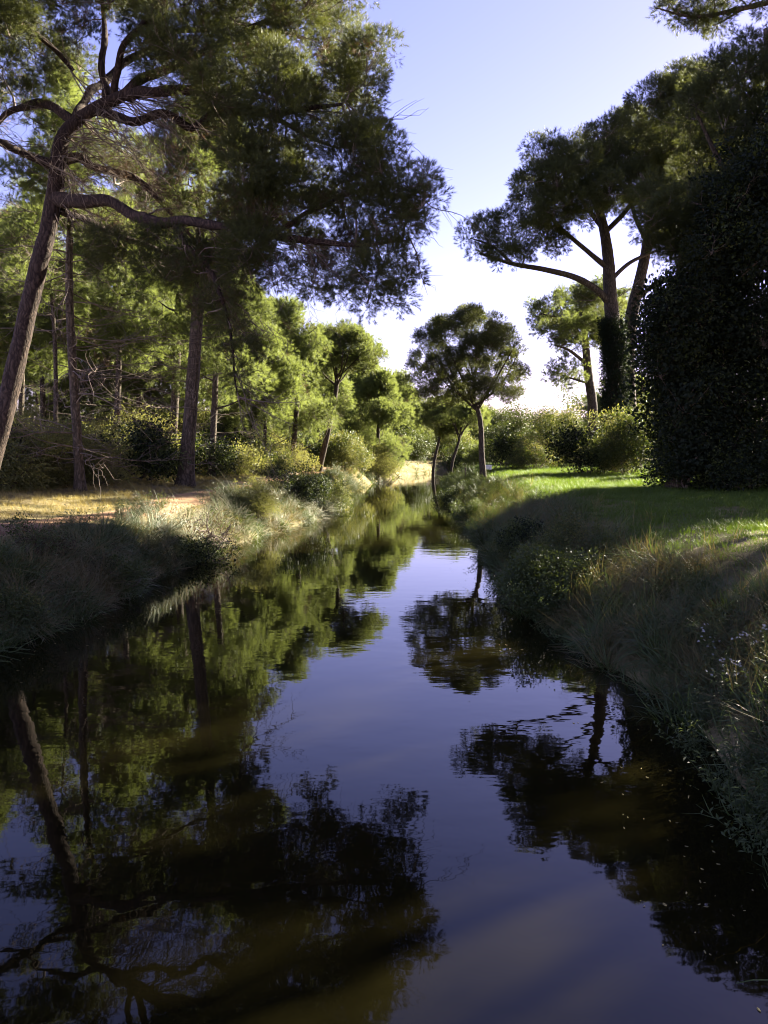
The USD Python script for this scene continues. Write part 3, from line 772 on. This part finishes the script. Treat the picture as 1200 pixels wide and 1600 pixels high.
# --- evergreen thicket on the right, each overgrown tree its own
rng = np.random.default_rng(12)
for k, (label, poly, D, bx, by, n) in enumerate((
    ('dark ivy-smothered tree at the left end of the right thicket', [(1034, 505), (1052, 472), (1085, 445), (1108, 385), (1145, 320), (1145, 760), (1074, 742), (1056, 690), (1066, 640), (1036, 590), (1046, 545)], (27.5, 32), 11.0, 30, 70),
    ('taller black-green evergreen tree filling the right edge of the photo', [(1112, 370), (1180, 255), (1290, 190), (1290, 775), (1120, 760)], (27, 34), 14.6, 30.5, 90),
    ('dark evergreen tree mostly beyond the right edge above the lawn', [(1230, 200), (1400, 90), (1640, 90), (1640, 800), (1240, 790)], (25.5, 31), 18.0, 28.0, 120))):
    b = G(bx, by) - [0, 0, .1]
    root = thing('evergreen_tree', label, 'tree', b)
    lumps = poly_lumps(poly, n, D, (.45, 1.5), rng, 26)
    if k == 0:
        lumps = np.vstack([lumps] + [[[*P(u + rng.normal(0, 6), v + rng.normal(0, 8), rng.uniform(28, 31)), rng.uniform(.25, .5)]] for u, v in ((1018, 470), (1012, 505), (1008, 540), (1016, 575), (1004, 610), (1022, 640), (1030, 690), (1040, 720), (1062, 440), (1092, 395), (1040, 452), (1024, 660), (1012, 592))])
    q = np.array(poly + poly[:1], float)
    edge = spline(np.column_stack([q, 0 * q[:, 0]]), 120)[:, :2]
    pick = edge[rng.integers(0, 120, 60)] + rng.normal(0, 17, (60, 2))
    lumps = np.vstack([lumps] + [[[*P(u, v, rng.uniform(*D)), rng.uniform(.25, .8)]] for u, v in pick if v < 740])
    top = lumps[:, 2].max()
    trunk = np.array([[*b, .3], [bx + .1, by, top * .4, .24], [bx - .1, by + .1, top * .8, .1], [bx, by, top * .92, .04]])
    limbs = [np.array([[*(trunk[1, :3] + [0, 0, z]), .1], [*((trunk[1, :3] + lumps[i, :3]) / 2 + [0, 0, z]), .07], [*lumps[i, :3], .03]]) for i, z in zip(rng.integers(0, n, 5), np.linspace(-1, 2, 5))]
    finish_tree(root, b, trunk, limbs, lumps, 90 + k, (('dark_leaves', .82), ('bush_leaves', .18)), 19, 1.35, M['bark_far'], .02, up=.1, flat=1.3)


# trees that stand outside the frame and shade the foreground
shade = [(15, 9), (18.5, 13), (19, 3), (21, 18.5), (24.5, 26)]
for k, (x, y) in enumerate(shade):
    stone_pine('umbrella pine outside the frame that shades the near banks', x, y, (14, 15.5, 14, 16.5, 18.5)[k], (4.2, 4.2, 4.2, 4.4, 4.4)[k], (5.5, 6, 5.5, 8, 6.5)[k], .3, 350 + k, n_lumps=44, per=12, size=1.3, fork=.55, under=.5, group='pines outside the frame')

# --- bushes
def bush(label, x, y, R, H, seed, kits, n=24, per=None, size=1.25, group=None, name='bush', cat='bush', sink=.1, lr=(.2, .42), up=.2, stems=7, spread=1.0):
    n = int(n * 1.35)
    r = np.random.default_rng(seed)
    b = G(x, y) - [0, 0, sink]
    root = thing(name, label, cat, b, group)
    lumps = []
    for k in range(n):
        d = norm(r.normal(size=3))
        d[2] = abs(d[2])
        q = r.uniform(.3, 1) ** .5
        m = .55 + .95 * float(meshkit.noise(d * 1.7 + seed * 3.3, seed))
        lumps.append([x + d[0] * R * q * .85 * m, y + d[1] * R * q * .85 * m, b[2] + .22 * H + d[2] * H * .7 * q * m, min(R, H) * r.uniform(*lr)])
    lumps = np.array(lumps)
    pos, ax, own = crown_points(lumps, per or 30 / size ** 2, seed + 1, up)
    pos[:, 2] = np.maximum(pos[:, 2], height(pos[:, 0], pos[:, 1]) + .05)
    st = []
    for k in range(stems):
        e = lumps[r.integers(0, n), :3]
        o = np.array([x, y, b[2]]) + np.append(r.normal(0, .12 * R, 2), 0)
        st.append(sag_branch(o - b, e - b, .035 * min(1, H / 1.5), .008, r, 5, 8, .08))
        for z in range(3):
            e2 = lumps[r.integers(0, n), :3]
            st.append(sag_branch((o * .4 + e * .6) - b, e2 - b, .014 * min(1, H / 1.5), .004, r, 4, 6, .1))
    obj('stems', join(st), M['twig'], root, smooth=True, kind='stuff')
    protos, w = [], []
    for nme, wt in kits:
        protos += KIT[nme]
        w += [wt / len(KIT[nme])] * len(KIT[nme])
    instancer('foliage', root, pos - b, ax, r.uniform(0, 6.283, len(pos)), size * r.uniform(.7, 1.25, len(pos)), r.choice(len(protos), len(pos), p=np.array(w) / sum(w)), protos)


def X(px, D):
    return (px - 600) / F * D


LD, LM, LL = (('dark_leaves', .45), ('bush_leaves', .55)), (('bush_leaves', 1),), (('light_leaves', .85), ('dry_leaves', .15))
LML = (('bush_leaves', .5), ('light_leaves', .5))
# right side
bush('large bush with sunlit leaves below the ivy-trunked pine', X(985, 43), 43, 2.3, 3.9, 401, (('bush_leaves', .75), ('light_leaves', .25)), 44)
bush('dark bush joining the left flank of the sunlit bush below the ivy pine', X(915, 45), 45, 1.6, 3.2, 402, (('dark_leaves', .6), ('bush_leaves', .4)), 26)
bush('olive bush left of the dark bush, rounded and mid-sized', X(855, 58), 58, 2.6, 4.2, 403, (('bush_leaves', .8), ('light_leaves', .2)), 40, size=1.3)
bush('low russet-tinged bush at the foot of the olive bush', X(832, 54), 54, 1.7, 2.4, 404, (('bush_leaves', .5), ('dry_leaves', .3), ('light_leaves', .2)), 24, size=1.1)
bush('dark narrow bush just right of the lone pine trunk', X(785, 57), 57, 1.1, 3.2, 405, LD, 22, size=1.1)
bush('tall green bush beyond the lone pine, between trunk and olive bush', X(805, 66), 66, 2.6, 5.0, 406, LM, 36, size=1.5)
bush('shrub filling the foot of the dark evergreen thicket', X(1062, 38), 38, 1.5, 2.4, 407, (('dark_leaves', .8), ('bush_leaves', .2)), 20)
# left side understory
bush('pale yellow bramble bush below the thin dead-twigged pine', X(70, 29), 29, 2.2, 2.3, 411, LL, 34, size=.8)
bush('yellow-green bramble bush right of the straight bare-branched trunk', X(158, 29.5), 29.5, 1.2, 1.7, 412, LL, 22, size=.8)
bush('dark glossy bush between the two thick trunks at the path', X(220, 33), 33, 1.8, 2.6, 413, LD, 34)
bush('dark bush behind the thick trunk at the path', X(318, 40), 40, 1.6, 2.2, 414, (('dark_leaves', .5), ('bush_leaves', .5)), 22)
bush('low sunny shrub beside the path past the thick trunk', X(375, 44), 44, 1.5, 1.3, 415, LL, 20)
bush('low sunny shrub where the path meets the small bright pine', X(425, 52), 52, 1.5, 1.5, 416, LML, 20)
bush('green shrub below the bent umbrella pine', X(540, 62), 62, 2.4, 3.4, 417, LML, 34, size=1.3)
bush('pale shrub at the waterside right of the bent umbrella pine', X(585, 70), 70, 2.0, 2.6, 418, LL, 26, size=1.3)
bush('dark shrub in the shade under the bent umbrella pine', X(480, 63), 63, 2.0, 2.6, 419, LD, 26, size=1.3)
far = [(600, 112, 4, 6), (640, 104, 3, 4), (660, 120, 4.5, 7.5), (700, 112, 3.6, 4.5), (735, 104, 3.5, 5.5), (760, 92, 3, 5), (690, 132, 5, 9), (770, 120, 5, 8), (830, 100, 4.5, 6), (880, 90, 4, 5.5), (940, 84, 4.5, 7), (1000, 76, 4.5, 8), (1060, 66, 4.5, 8), (640, 150, 6, 11), (730, 150, 6, 10.5), (860, 140, 6, 8), (560, 130, 6, 11)]
for k, (px, D, R, H) in enumerate(far):
    bush('leafy tree or thicket beyond the far bend of the water', X(px, D), D, R, H, 430 + k, (LML, LM, (('bush_leaves', .6), ('fresh_spray', .4)))[k % 3], 40, size=2.0, group='thickets beyond the bend', name='thicket', cat='thicket', per=7)
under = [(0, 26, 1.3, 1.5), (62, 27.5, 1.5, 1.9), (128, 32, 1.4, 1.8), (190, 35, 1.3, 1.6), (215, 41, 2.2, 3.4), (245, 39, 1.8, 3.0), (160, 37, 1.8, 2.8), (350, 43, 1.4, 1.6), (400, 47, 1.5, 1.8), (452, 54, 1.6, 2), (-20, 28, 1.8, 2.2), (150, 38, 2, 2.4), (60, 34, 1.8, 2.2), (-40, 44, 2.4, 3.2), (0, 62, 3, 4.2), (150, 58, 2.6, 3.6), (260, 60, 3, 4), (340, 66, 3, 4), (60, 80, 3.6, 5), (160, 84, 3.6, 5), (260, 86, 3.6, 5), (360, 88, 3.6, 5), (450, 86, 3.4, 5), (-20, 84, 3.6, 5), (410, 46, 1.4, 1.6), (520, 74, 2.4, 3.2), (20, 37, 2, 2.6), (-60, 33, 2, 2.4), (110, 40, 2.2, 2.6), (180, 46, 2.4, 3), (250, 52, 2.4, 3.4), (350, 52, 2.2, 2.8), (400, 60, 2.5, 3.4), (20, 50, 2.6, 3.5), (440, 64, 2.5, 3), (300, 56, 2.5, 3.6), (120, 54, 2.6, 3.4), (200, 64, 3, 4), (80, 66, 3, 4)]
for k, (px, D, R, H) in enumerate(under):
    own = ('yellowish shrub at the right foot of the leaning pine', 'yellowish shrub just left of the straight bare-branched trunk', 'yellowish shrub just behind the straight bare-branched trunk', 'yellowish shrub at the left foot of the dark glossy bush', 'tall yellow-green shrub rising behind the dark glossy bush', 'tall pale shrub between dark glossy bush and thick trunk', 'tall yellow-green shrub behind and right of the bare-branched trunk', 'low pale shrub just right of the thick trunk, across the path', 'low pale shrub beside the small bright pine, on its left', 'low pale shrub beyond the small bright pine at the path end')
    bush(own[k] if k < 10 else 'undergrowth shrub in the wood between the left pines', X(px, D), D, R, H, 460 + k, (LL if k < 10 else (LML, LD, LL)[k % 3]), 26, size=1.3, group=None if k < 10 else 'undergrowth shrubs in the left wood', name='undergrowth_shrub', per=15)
# plants on the banks
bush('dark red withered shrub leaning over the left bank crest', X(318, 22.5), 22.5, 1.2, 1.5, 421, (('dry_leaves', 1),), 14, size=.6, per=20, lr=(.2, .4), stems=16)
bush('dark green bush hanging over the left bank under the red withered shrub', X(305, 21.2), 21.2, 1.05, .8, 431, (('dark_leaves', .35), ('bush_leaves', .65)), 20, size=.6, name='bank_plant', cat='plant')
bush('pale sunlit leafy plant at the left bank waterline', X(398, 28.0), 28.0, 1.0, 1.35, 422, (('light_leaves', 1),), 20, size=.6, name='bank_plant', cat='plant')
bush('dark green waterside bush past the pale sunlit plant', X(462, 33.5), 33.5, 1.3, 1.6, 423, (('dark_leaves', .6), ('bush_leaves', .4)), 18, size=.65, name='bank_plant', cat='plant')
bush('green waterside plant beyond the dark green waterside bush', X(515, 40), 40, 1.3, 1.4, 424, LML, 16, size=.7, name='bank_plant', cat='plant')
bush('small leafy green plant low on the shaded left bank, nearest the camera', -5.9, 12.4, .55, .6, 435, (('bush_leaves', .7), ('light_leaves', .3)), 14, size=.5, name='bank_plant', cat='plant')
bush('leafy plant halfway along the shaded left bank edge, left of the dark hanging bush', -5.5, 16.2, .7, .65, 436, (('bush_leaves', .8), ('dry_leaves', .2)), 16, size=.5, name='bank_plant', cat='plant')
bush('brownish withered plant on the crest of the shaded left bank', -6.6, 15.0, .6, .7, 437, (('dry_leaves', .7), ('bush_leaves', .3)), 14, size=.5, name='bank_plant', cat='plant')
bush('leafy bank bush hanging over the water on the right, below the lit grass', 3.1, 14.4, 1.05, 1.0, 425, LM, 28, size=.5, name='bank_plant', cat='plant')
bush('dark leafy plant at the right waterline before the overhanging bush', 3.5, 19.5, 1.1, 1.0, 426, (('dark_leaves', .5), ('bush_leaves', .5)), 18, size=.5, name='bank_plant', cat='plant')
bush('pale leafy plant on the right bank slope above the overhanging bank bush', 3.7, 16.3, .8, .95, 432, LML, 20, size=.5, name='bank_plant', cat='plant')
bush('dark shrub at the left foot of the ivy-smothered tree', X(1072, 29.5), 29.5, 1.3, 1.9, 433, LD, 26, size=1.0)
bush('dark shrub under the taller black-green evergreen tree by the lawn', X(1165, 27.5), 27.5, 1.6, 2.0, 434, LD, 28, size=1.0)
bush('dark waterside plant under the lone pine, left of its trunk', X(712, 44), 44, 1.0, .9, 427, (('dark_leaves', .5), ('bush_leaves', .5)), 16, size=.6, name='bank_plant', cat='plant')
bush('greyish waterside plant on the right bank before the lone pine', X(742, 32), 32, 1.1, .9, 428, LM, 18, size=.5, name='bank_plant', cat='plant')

# ------------------------------------------------------------------ ground cover
def scatter(n, x0, x1, y0, y1, ok, seed):
    r = np.random.default_rng(seed)
    x, y = r.uniform(x0, x1, n), r.uniform(y0, y1, n)
    keep = (np.abs(x) < 0.52 * y + 2.2) & ok(x, y, r)
    x, y = x[keep], y[keep]
    return np.stack([x, y, height(x, y) - 0.015], 1), r


def dleft(x, y):
    return left_edge(y) - x


def dright(x, y):
    return x - right_edge(y)


def patch(x, y, s=0.5, seed=4):
    return meshkit.fbm(np.stack([x * s, y * s, 0 * x], -1), 3, seed)


def tilt(r, n, s):
    return norm(np.stack([r.normal(0, s, n), r.normal(0, s, n), np.ones(n)], 1))


LAST = None


def cover(name, pos, r, protos, scale, lean=None, t=0.15):
    global LAST
    n = len(pos)
    ax = tilt(r, n, t)
    if lean is not None:
        ax = norm(ax + lean)
    LAST = instancer(name, '/World', pos, ax, r.uniform(0, 6.283, n), scale, r.integers(0, len(protos), n), protos).GetPrim()


def path_d(x, y):
    return np.abs(x - np.interp(y, track[:, 1], track[:, 0]))


# lawn on the right
parts = []
for y0, y1, n in ((6, 22, 26000), (22, 42, 26000), (42, 75, 16000)):
    parts.append(scatter(n, 3, 38, y0, y1, lambda x, y, r: (dright(x, y) > .9 + 1.2 * patch(x, y, .8)), int(y0) + 500))
pos = np.vstack([p for p, _ in parts])
r = parts[0][1]
sc = np.clip(0.75 + pos[:, 1] * 0.022, .8, 2.2) * r.uniform(.7, 1.3, len(pos)) * (0.7 + 0.7 * patch(pos[:, 0], pos[:, 1], .6, 9))
n = len(pos)
lawn.CreatePrototypesRel().SetTargets([Sdf.Path(p) for p in KIT['short_grass']])
lawn.CreatePositionsAttr(Vt.Vec3fArray.FromNumpy(pos.astype(np.float32)))
lawn.CreateOrientationsAttr(Vt.QuathArray([Gf.Quath(*map(float, q)) for q in quats(tilt(r, n, .15), r.uniform(0, 6.283, n))]))
lawn.CreateScalesAttr(Vt.Vec3fArray.FromNumpy(np.stack([sc * 1.2, sc * 1.2, sc * .85], 1).astype(np.float32)))
lawn.CreateProtoIndicesAttr(Vt.IntArray.FromNumpy(r.integers(0, len(KIT['short_grass']), n).astype(np.int32)))
tag(lawn.GetPrim(), 'short green lawn grass on the right bank top', 'grass', kind='stuff')


def lean_water(x, y, left):
    d = dleft(x, y) if left else dright(x, y)
    s = np.clip(1.3 - d / 3.0, 0, 1) * 0.75
    return np.stack([s if left else -s, -0.15 * s, 0 * s], 1)


# right bank slope: long green and straw grass, weeds
pos, r = scatter(10000, 2, 12, 4, 34, lambda x, y, r: (dright(x, y) > -0.12) & (dright(x, y) < 1.7 + 1.5 * patch(x, y, .7)) & (patch(x, y, .45, 21) + r.normal(0, .08, len(x)) > np.where(dright(x, y) < 1.1, .36, .46)), 520)
cover('bank_grass', pos, r, KIT['long_grass'], r.uniform(.3, .75, len(pos)) + .5 * (patch(pos[:, 0], pos[:, 1], 1.3, 61) > .55), lean_water(pos[:, 0], pos[:, 1], False), .25)
tag(LAST, 'long green grass hanging down the right bank slope', 'grass')
pos, r = scatter(10000, 2, 12, 4, 26, lambda x, y, r: (dright(x, y) > .5) & (dright(x, y) < np.where(y < 13, 2.4, 1.5) + 1.3 * patch(x, y, .7)) & (patch(x, y, .45, 21) + r.normal(0, .1, len(x)) < .53), 521)
cover('dry_bank_grass', pos, r, KIT['straw_grass'], r.uniform(.4, 1.0, len(pos)), lean_water(pos[:, 0], pos[:, 1], False), .35)
tag(LAST, 'dry brown grass matted on the right bank slope', 'dry grass')
pos, r = scatter(6000, 2, 9, 4, 60, lambda x, y, r: (dright(x, y) > -.05) & (dright(x, y) < 1.9) & (patch(x, y, .6, 33) > np.where(y < 12, .46, .45)), 522)
cover('bank_weeds', pos, r, KIT['weeds'], r.uniform(.4, .9, len(pos)) + .6 * ((patch(pos[:, 0], pos[:, 1], 1.1, 71) > .6) & (pos[:, 1] > 11)), lean_water(pos[:, 0], pos[:, 1], False) * .6, .2)
tag(LAST, 'leafy weeds along the right waterline', 'weeds')
pos, r = scatter(5000, 3, 16, 34, 100, lambda x, y, r: (dright(x, y) > -.1) & (dright(x, y) < 2.2), 523)
cover('rough_bank_growth', pos, r, KIT['long_grass'] + KIT['weeds'], r.uniform(.8, 1.5, len(pos)), lean_water(pos[:, 0], pos[:, 1], False), .25)
tag(LAST, 'rough green growth on the right bank beyond the lawn front', 'grass')

# left bank
pos, r = scatter(8500, -13, -2, 7, 34, lambda x, y, r: (dleft(x, y) > -.12) & (dleft(x, y) < 1.1 + 1.0 * patch(x, y, .7)) & (path_d(x, y) > 1.2) & (patch(x, y, .5, 41) + r.normal(0, .08, len(x)) > .45), 530)
cover('bank_grass', pos, r, KIT['long_grass'], r.uniform(.3, .75, len(pos)) + .5 * (patch(pos[:, 0], pos[:, 1], 1.3, 62) > .55), lean_water(pos[:, 0], pos[:, 1], True), .25)
tag(LAST, 'long green grass hanging over the left bank', 'grass')
pos, r = scatter(9000, -13, -2, 7, 32, lambda x, y, r: (dleft(x, y) > .15) & (dleft(x, y) < 1.5) & (path_d(x, y) > 1.3) & (patch(x, y, .5, 41) + r.normal(0, .1, len(x)) < .54), 531)
cover('dry_bank_grass', pos, r, KIT['straw_grass'], r.uniform(.45, 1.05, len(pos)), lean_water(pos[:, 0], pos[:, 1], True), .35)
tag(LAST, 'dry brown grass matted over the left bank', 'dry grass')
pos, r = scatter(5500, -9, 0, 8, 60, lambda x, y, r: (dleft(x, y) > -.05) & (dleft(x, y) < 1.9) & (patch(x, y, .6, 53) > .45), 532)
cover('bank_weeds', pos, r, KIT['weeds'], r.uniform(.5, 1.1, len(pos)), lean_water(pos[:, 0], pos[:, 1], True) * .6, .2)
tag(LAST, 'leafy weeds along the left waterline', 'weeds')
pos, r = scatter(5000, -4, 40, 34, 112, lambda x, y, r: (dleft(x, y) > -.1) & (dleft(x, y) < 2.4), 533)
cover('rough_bank_growth', pos, r, KIT['gold_grass'] + KIT['long_grass'] + KIT['weeds'], r.uniform(.9, 1.7, len(pos)), lean_water(pos[:, 0], pos[:, 1], True), .25)
tag(LAST, 'pale rough growth along the far left bank', 'grass')
pos, r = scatter(60000, -40, 0, 12, 80, lambda x, y, r: (dleft(x, y) > 1.2) & (path_d(x, y) > .55 + .7 * patch(x, y, 1.2)) & (r.uniform(0, 1, len(x)) < np.clip(26 / y, .25, 1)), 534)
cover('woodland_grass', pos, r, KIT['gold_grass'], np.clip(.32 + pos[:, 1] * .012, .4, 1.4) * r.uniform(.6, 1.2, len(pos)), None, .2)
tag(LAST, 'dry yellow grass beside the path and under the left pines', 'grass')

for nm, fn, left, x0, x1, words in (('grass_tussocks', dright, False, 2, 10, 'coarse grass tussocks drooping down the right bank'), ('grass_tussocks', dleft, True, -12, -2, 'coarse grass tussocks drooping over the left bank edge')):
    pos, r = scatter(3600, x0, x1, 4, 42, lambda x, y, r: (fn(x, y) > .05) & (fn(x, y) < (1.5 if left else 2.1)) & (path_d(x, y) > 1.3) & (patch(x, y, .9, 101 + left) + r.normal(0, .05, len(x)) > np.where(fn(x, y) < 1.2, .36, .5)), 560 + left)
    cover(nm, pos, r, KIT['tussocks'] + KIT['straw_tussocks'], r.uniform(.5, 1.15, len(pos)) * (1 if left else np.clip((pos[:, 1] + 1) / 15, .5, 1)), lean_water(pos[:, 0], pos[:, 1], left) * 1.4, .2)
    tag(LAST, words, 'tussocks')
kit('stalks', [grass_tuft(s + 150, 5, 1.05, 0.008, 0.1, 0.8, 4) for s in range(3)], M['grass_gold'])
for nm, fn, x0, x1, words in (('dry_stalks', dright, 2, 12, 'thin dry stalks sticking out of the right bank grass'), ('dry_stalks', dleft, -13, -2, 'thin dry stalks sticking out of the left bank grass')):
    pos, r = scatter(900, x0, x1, 5, 40, lambda x, y, r: (fn(x, y) > .2) & (fn(x, y) < 3.2) & (path_d(x, y) > .9) & (patch(x, y, .8, 81) > .5), 540 + x1)
    cover(nm, pos, r, KIT['stalks'], r.uniform(.5, 1.0, len(pos)), None, .3)
    tag(LAST, words, 'dry stalks')

rl = np.random.default_rng(77)
flat = []
for k in range(3):
    a = np.linspace(0, 2 * math.pi, 9)[:-1]
    e = np.stack([np.cos(a) * .022 * (1 + .3 * k), np.sin(a) * .010 * (1 + .5 * (k == 1)), .002 * np.cos(2 * a)], 1)
    flat.append((np.vstack([e, [[0, 0, .001]]]), np.array([[j, (j + 1) % 8, 8] for j in range(8)])))
kit('floating_leaf', flat, M['grass_gold'])
y = 4 + 30 * rl.uniform(0, 1, 420) ** 1.4
u = rl.uniform(0, 1, 420)
x = left_edge(y) + .3 + (right_edge(y) - left_edge(y) - .6) * np.where(u < .5, u * .22, 1 - (1 - u) * .22)
LAST = instancer('floating_leaves', '/World', np.stack([x, y, 0 * x + .004], 1), np.tile([0, 0, 1.0], (420, 1)), rl.uniform(0, 6.283, 420), rl.uniform(.25, .8, 420), rl.integers(0, 3, 420), KIT['floating_leaf']).GetPrim()
tag(LAST, 'small fallen leaves floating on the dark water', 'leaves')

# flowering weeds, one by one
def flower_plant(label, x, y, h, seed, stems=12):
    lv, fl = weed(seed, stems, h, 14, .08, .018, True)
    b = G(x, y) - [0, 0, .03]
    root = thing('flowering_weed', label, 'wildflower', b)
    obj('stems', lv, M['leaf_mid'], root)
    obj('flowers', fl, M['petal'], root, kind='stuff')


flower_plant('weed with small white flowers low on the right bank, nearest the camera', 3.75, 8.6, .55, 601, 9)
flower_plant('white-flowered weed just above the nearest flowering one on the right bank', 3.95, 9.3, .5, 602, 6)
flower_plant('white-flowered weed at the right edge of the lower right bank', 4.3, 9.0, .55, 603, 7)
flower_plant('white-flowered weed on the right bank crest before the lone pine', 4.1, 28.5, .7, 604, 16)
flower_plant('white-flowered weed at the waterline beside the leafy overhanging bush', 3.2, 16.4, .6, 605, 14)

# small post and white board on the lawn by the lone pine
b = G(X(763, 53), 53)
root = thing('notice_board', 'small white board on short posts right of the lone pine trunk', 'sign', b)
box = lambda sx, sy, sz, x, y, z: (np.array(trimesh.creation.box([sx, sy, sz]).vertices) + [x, y, z], np.array(trimesh.creation.box([sx, sy, sz]).faces))
obj('board', box(.42, .04, .3, 0, -.05, .55), M['paint_white'], root)
obj('post', box(.05, .05, .75, -.15, 0, .3), M['twig'], root)
obj('post', box(.05, .05, .75, .15, 0, .3), M['twig'], root)
b = G(X(727, 57), 57)
root = thing('marker_post', 'thin dark post on the bank left of the lone pine trunk', 'post', b)
obj('shaft', tube([[0, 0, -.1], [0, 0, .45], [.01, 0, .95]], [.05, .05, .045], 8), M['twig'], root, smooth=True)
obj('cap', tube([[.01, 0, .95], [.01, 0, 1.0]], [.06, .03], 8), M['twig'], root)
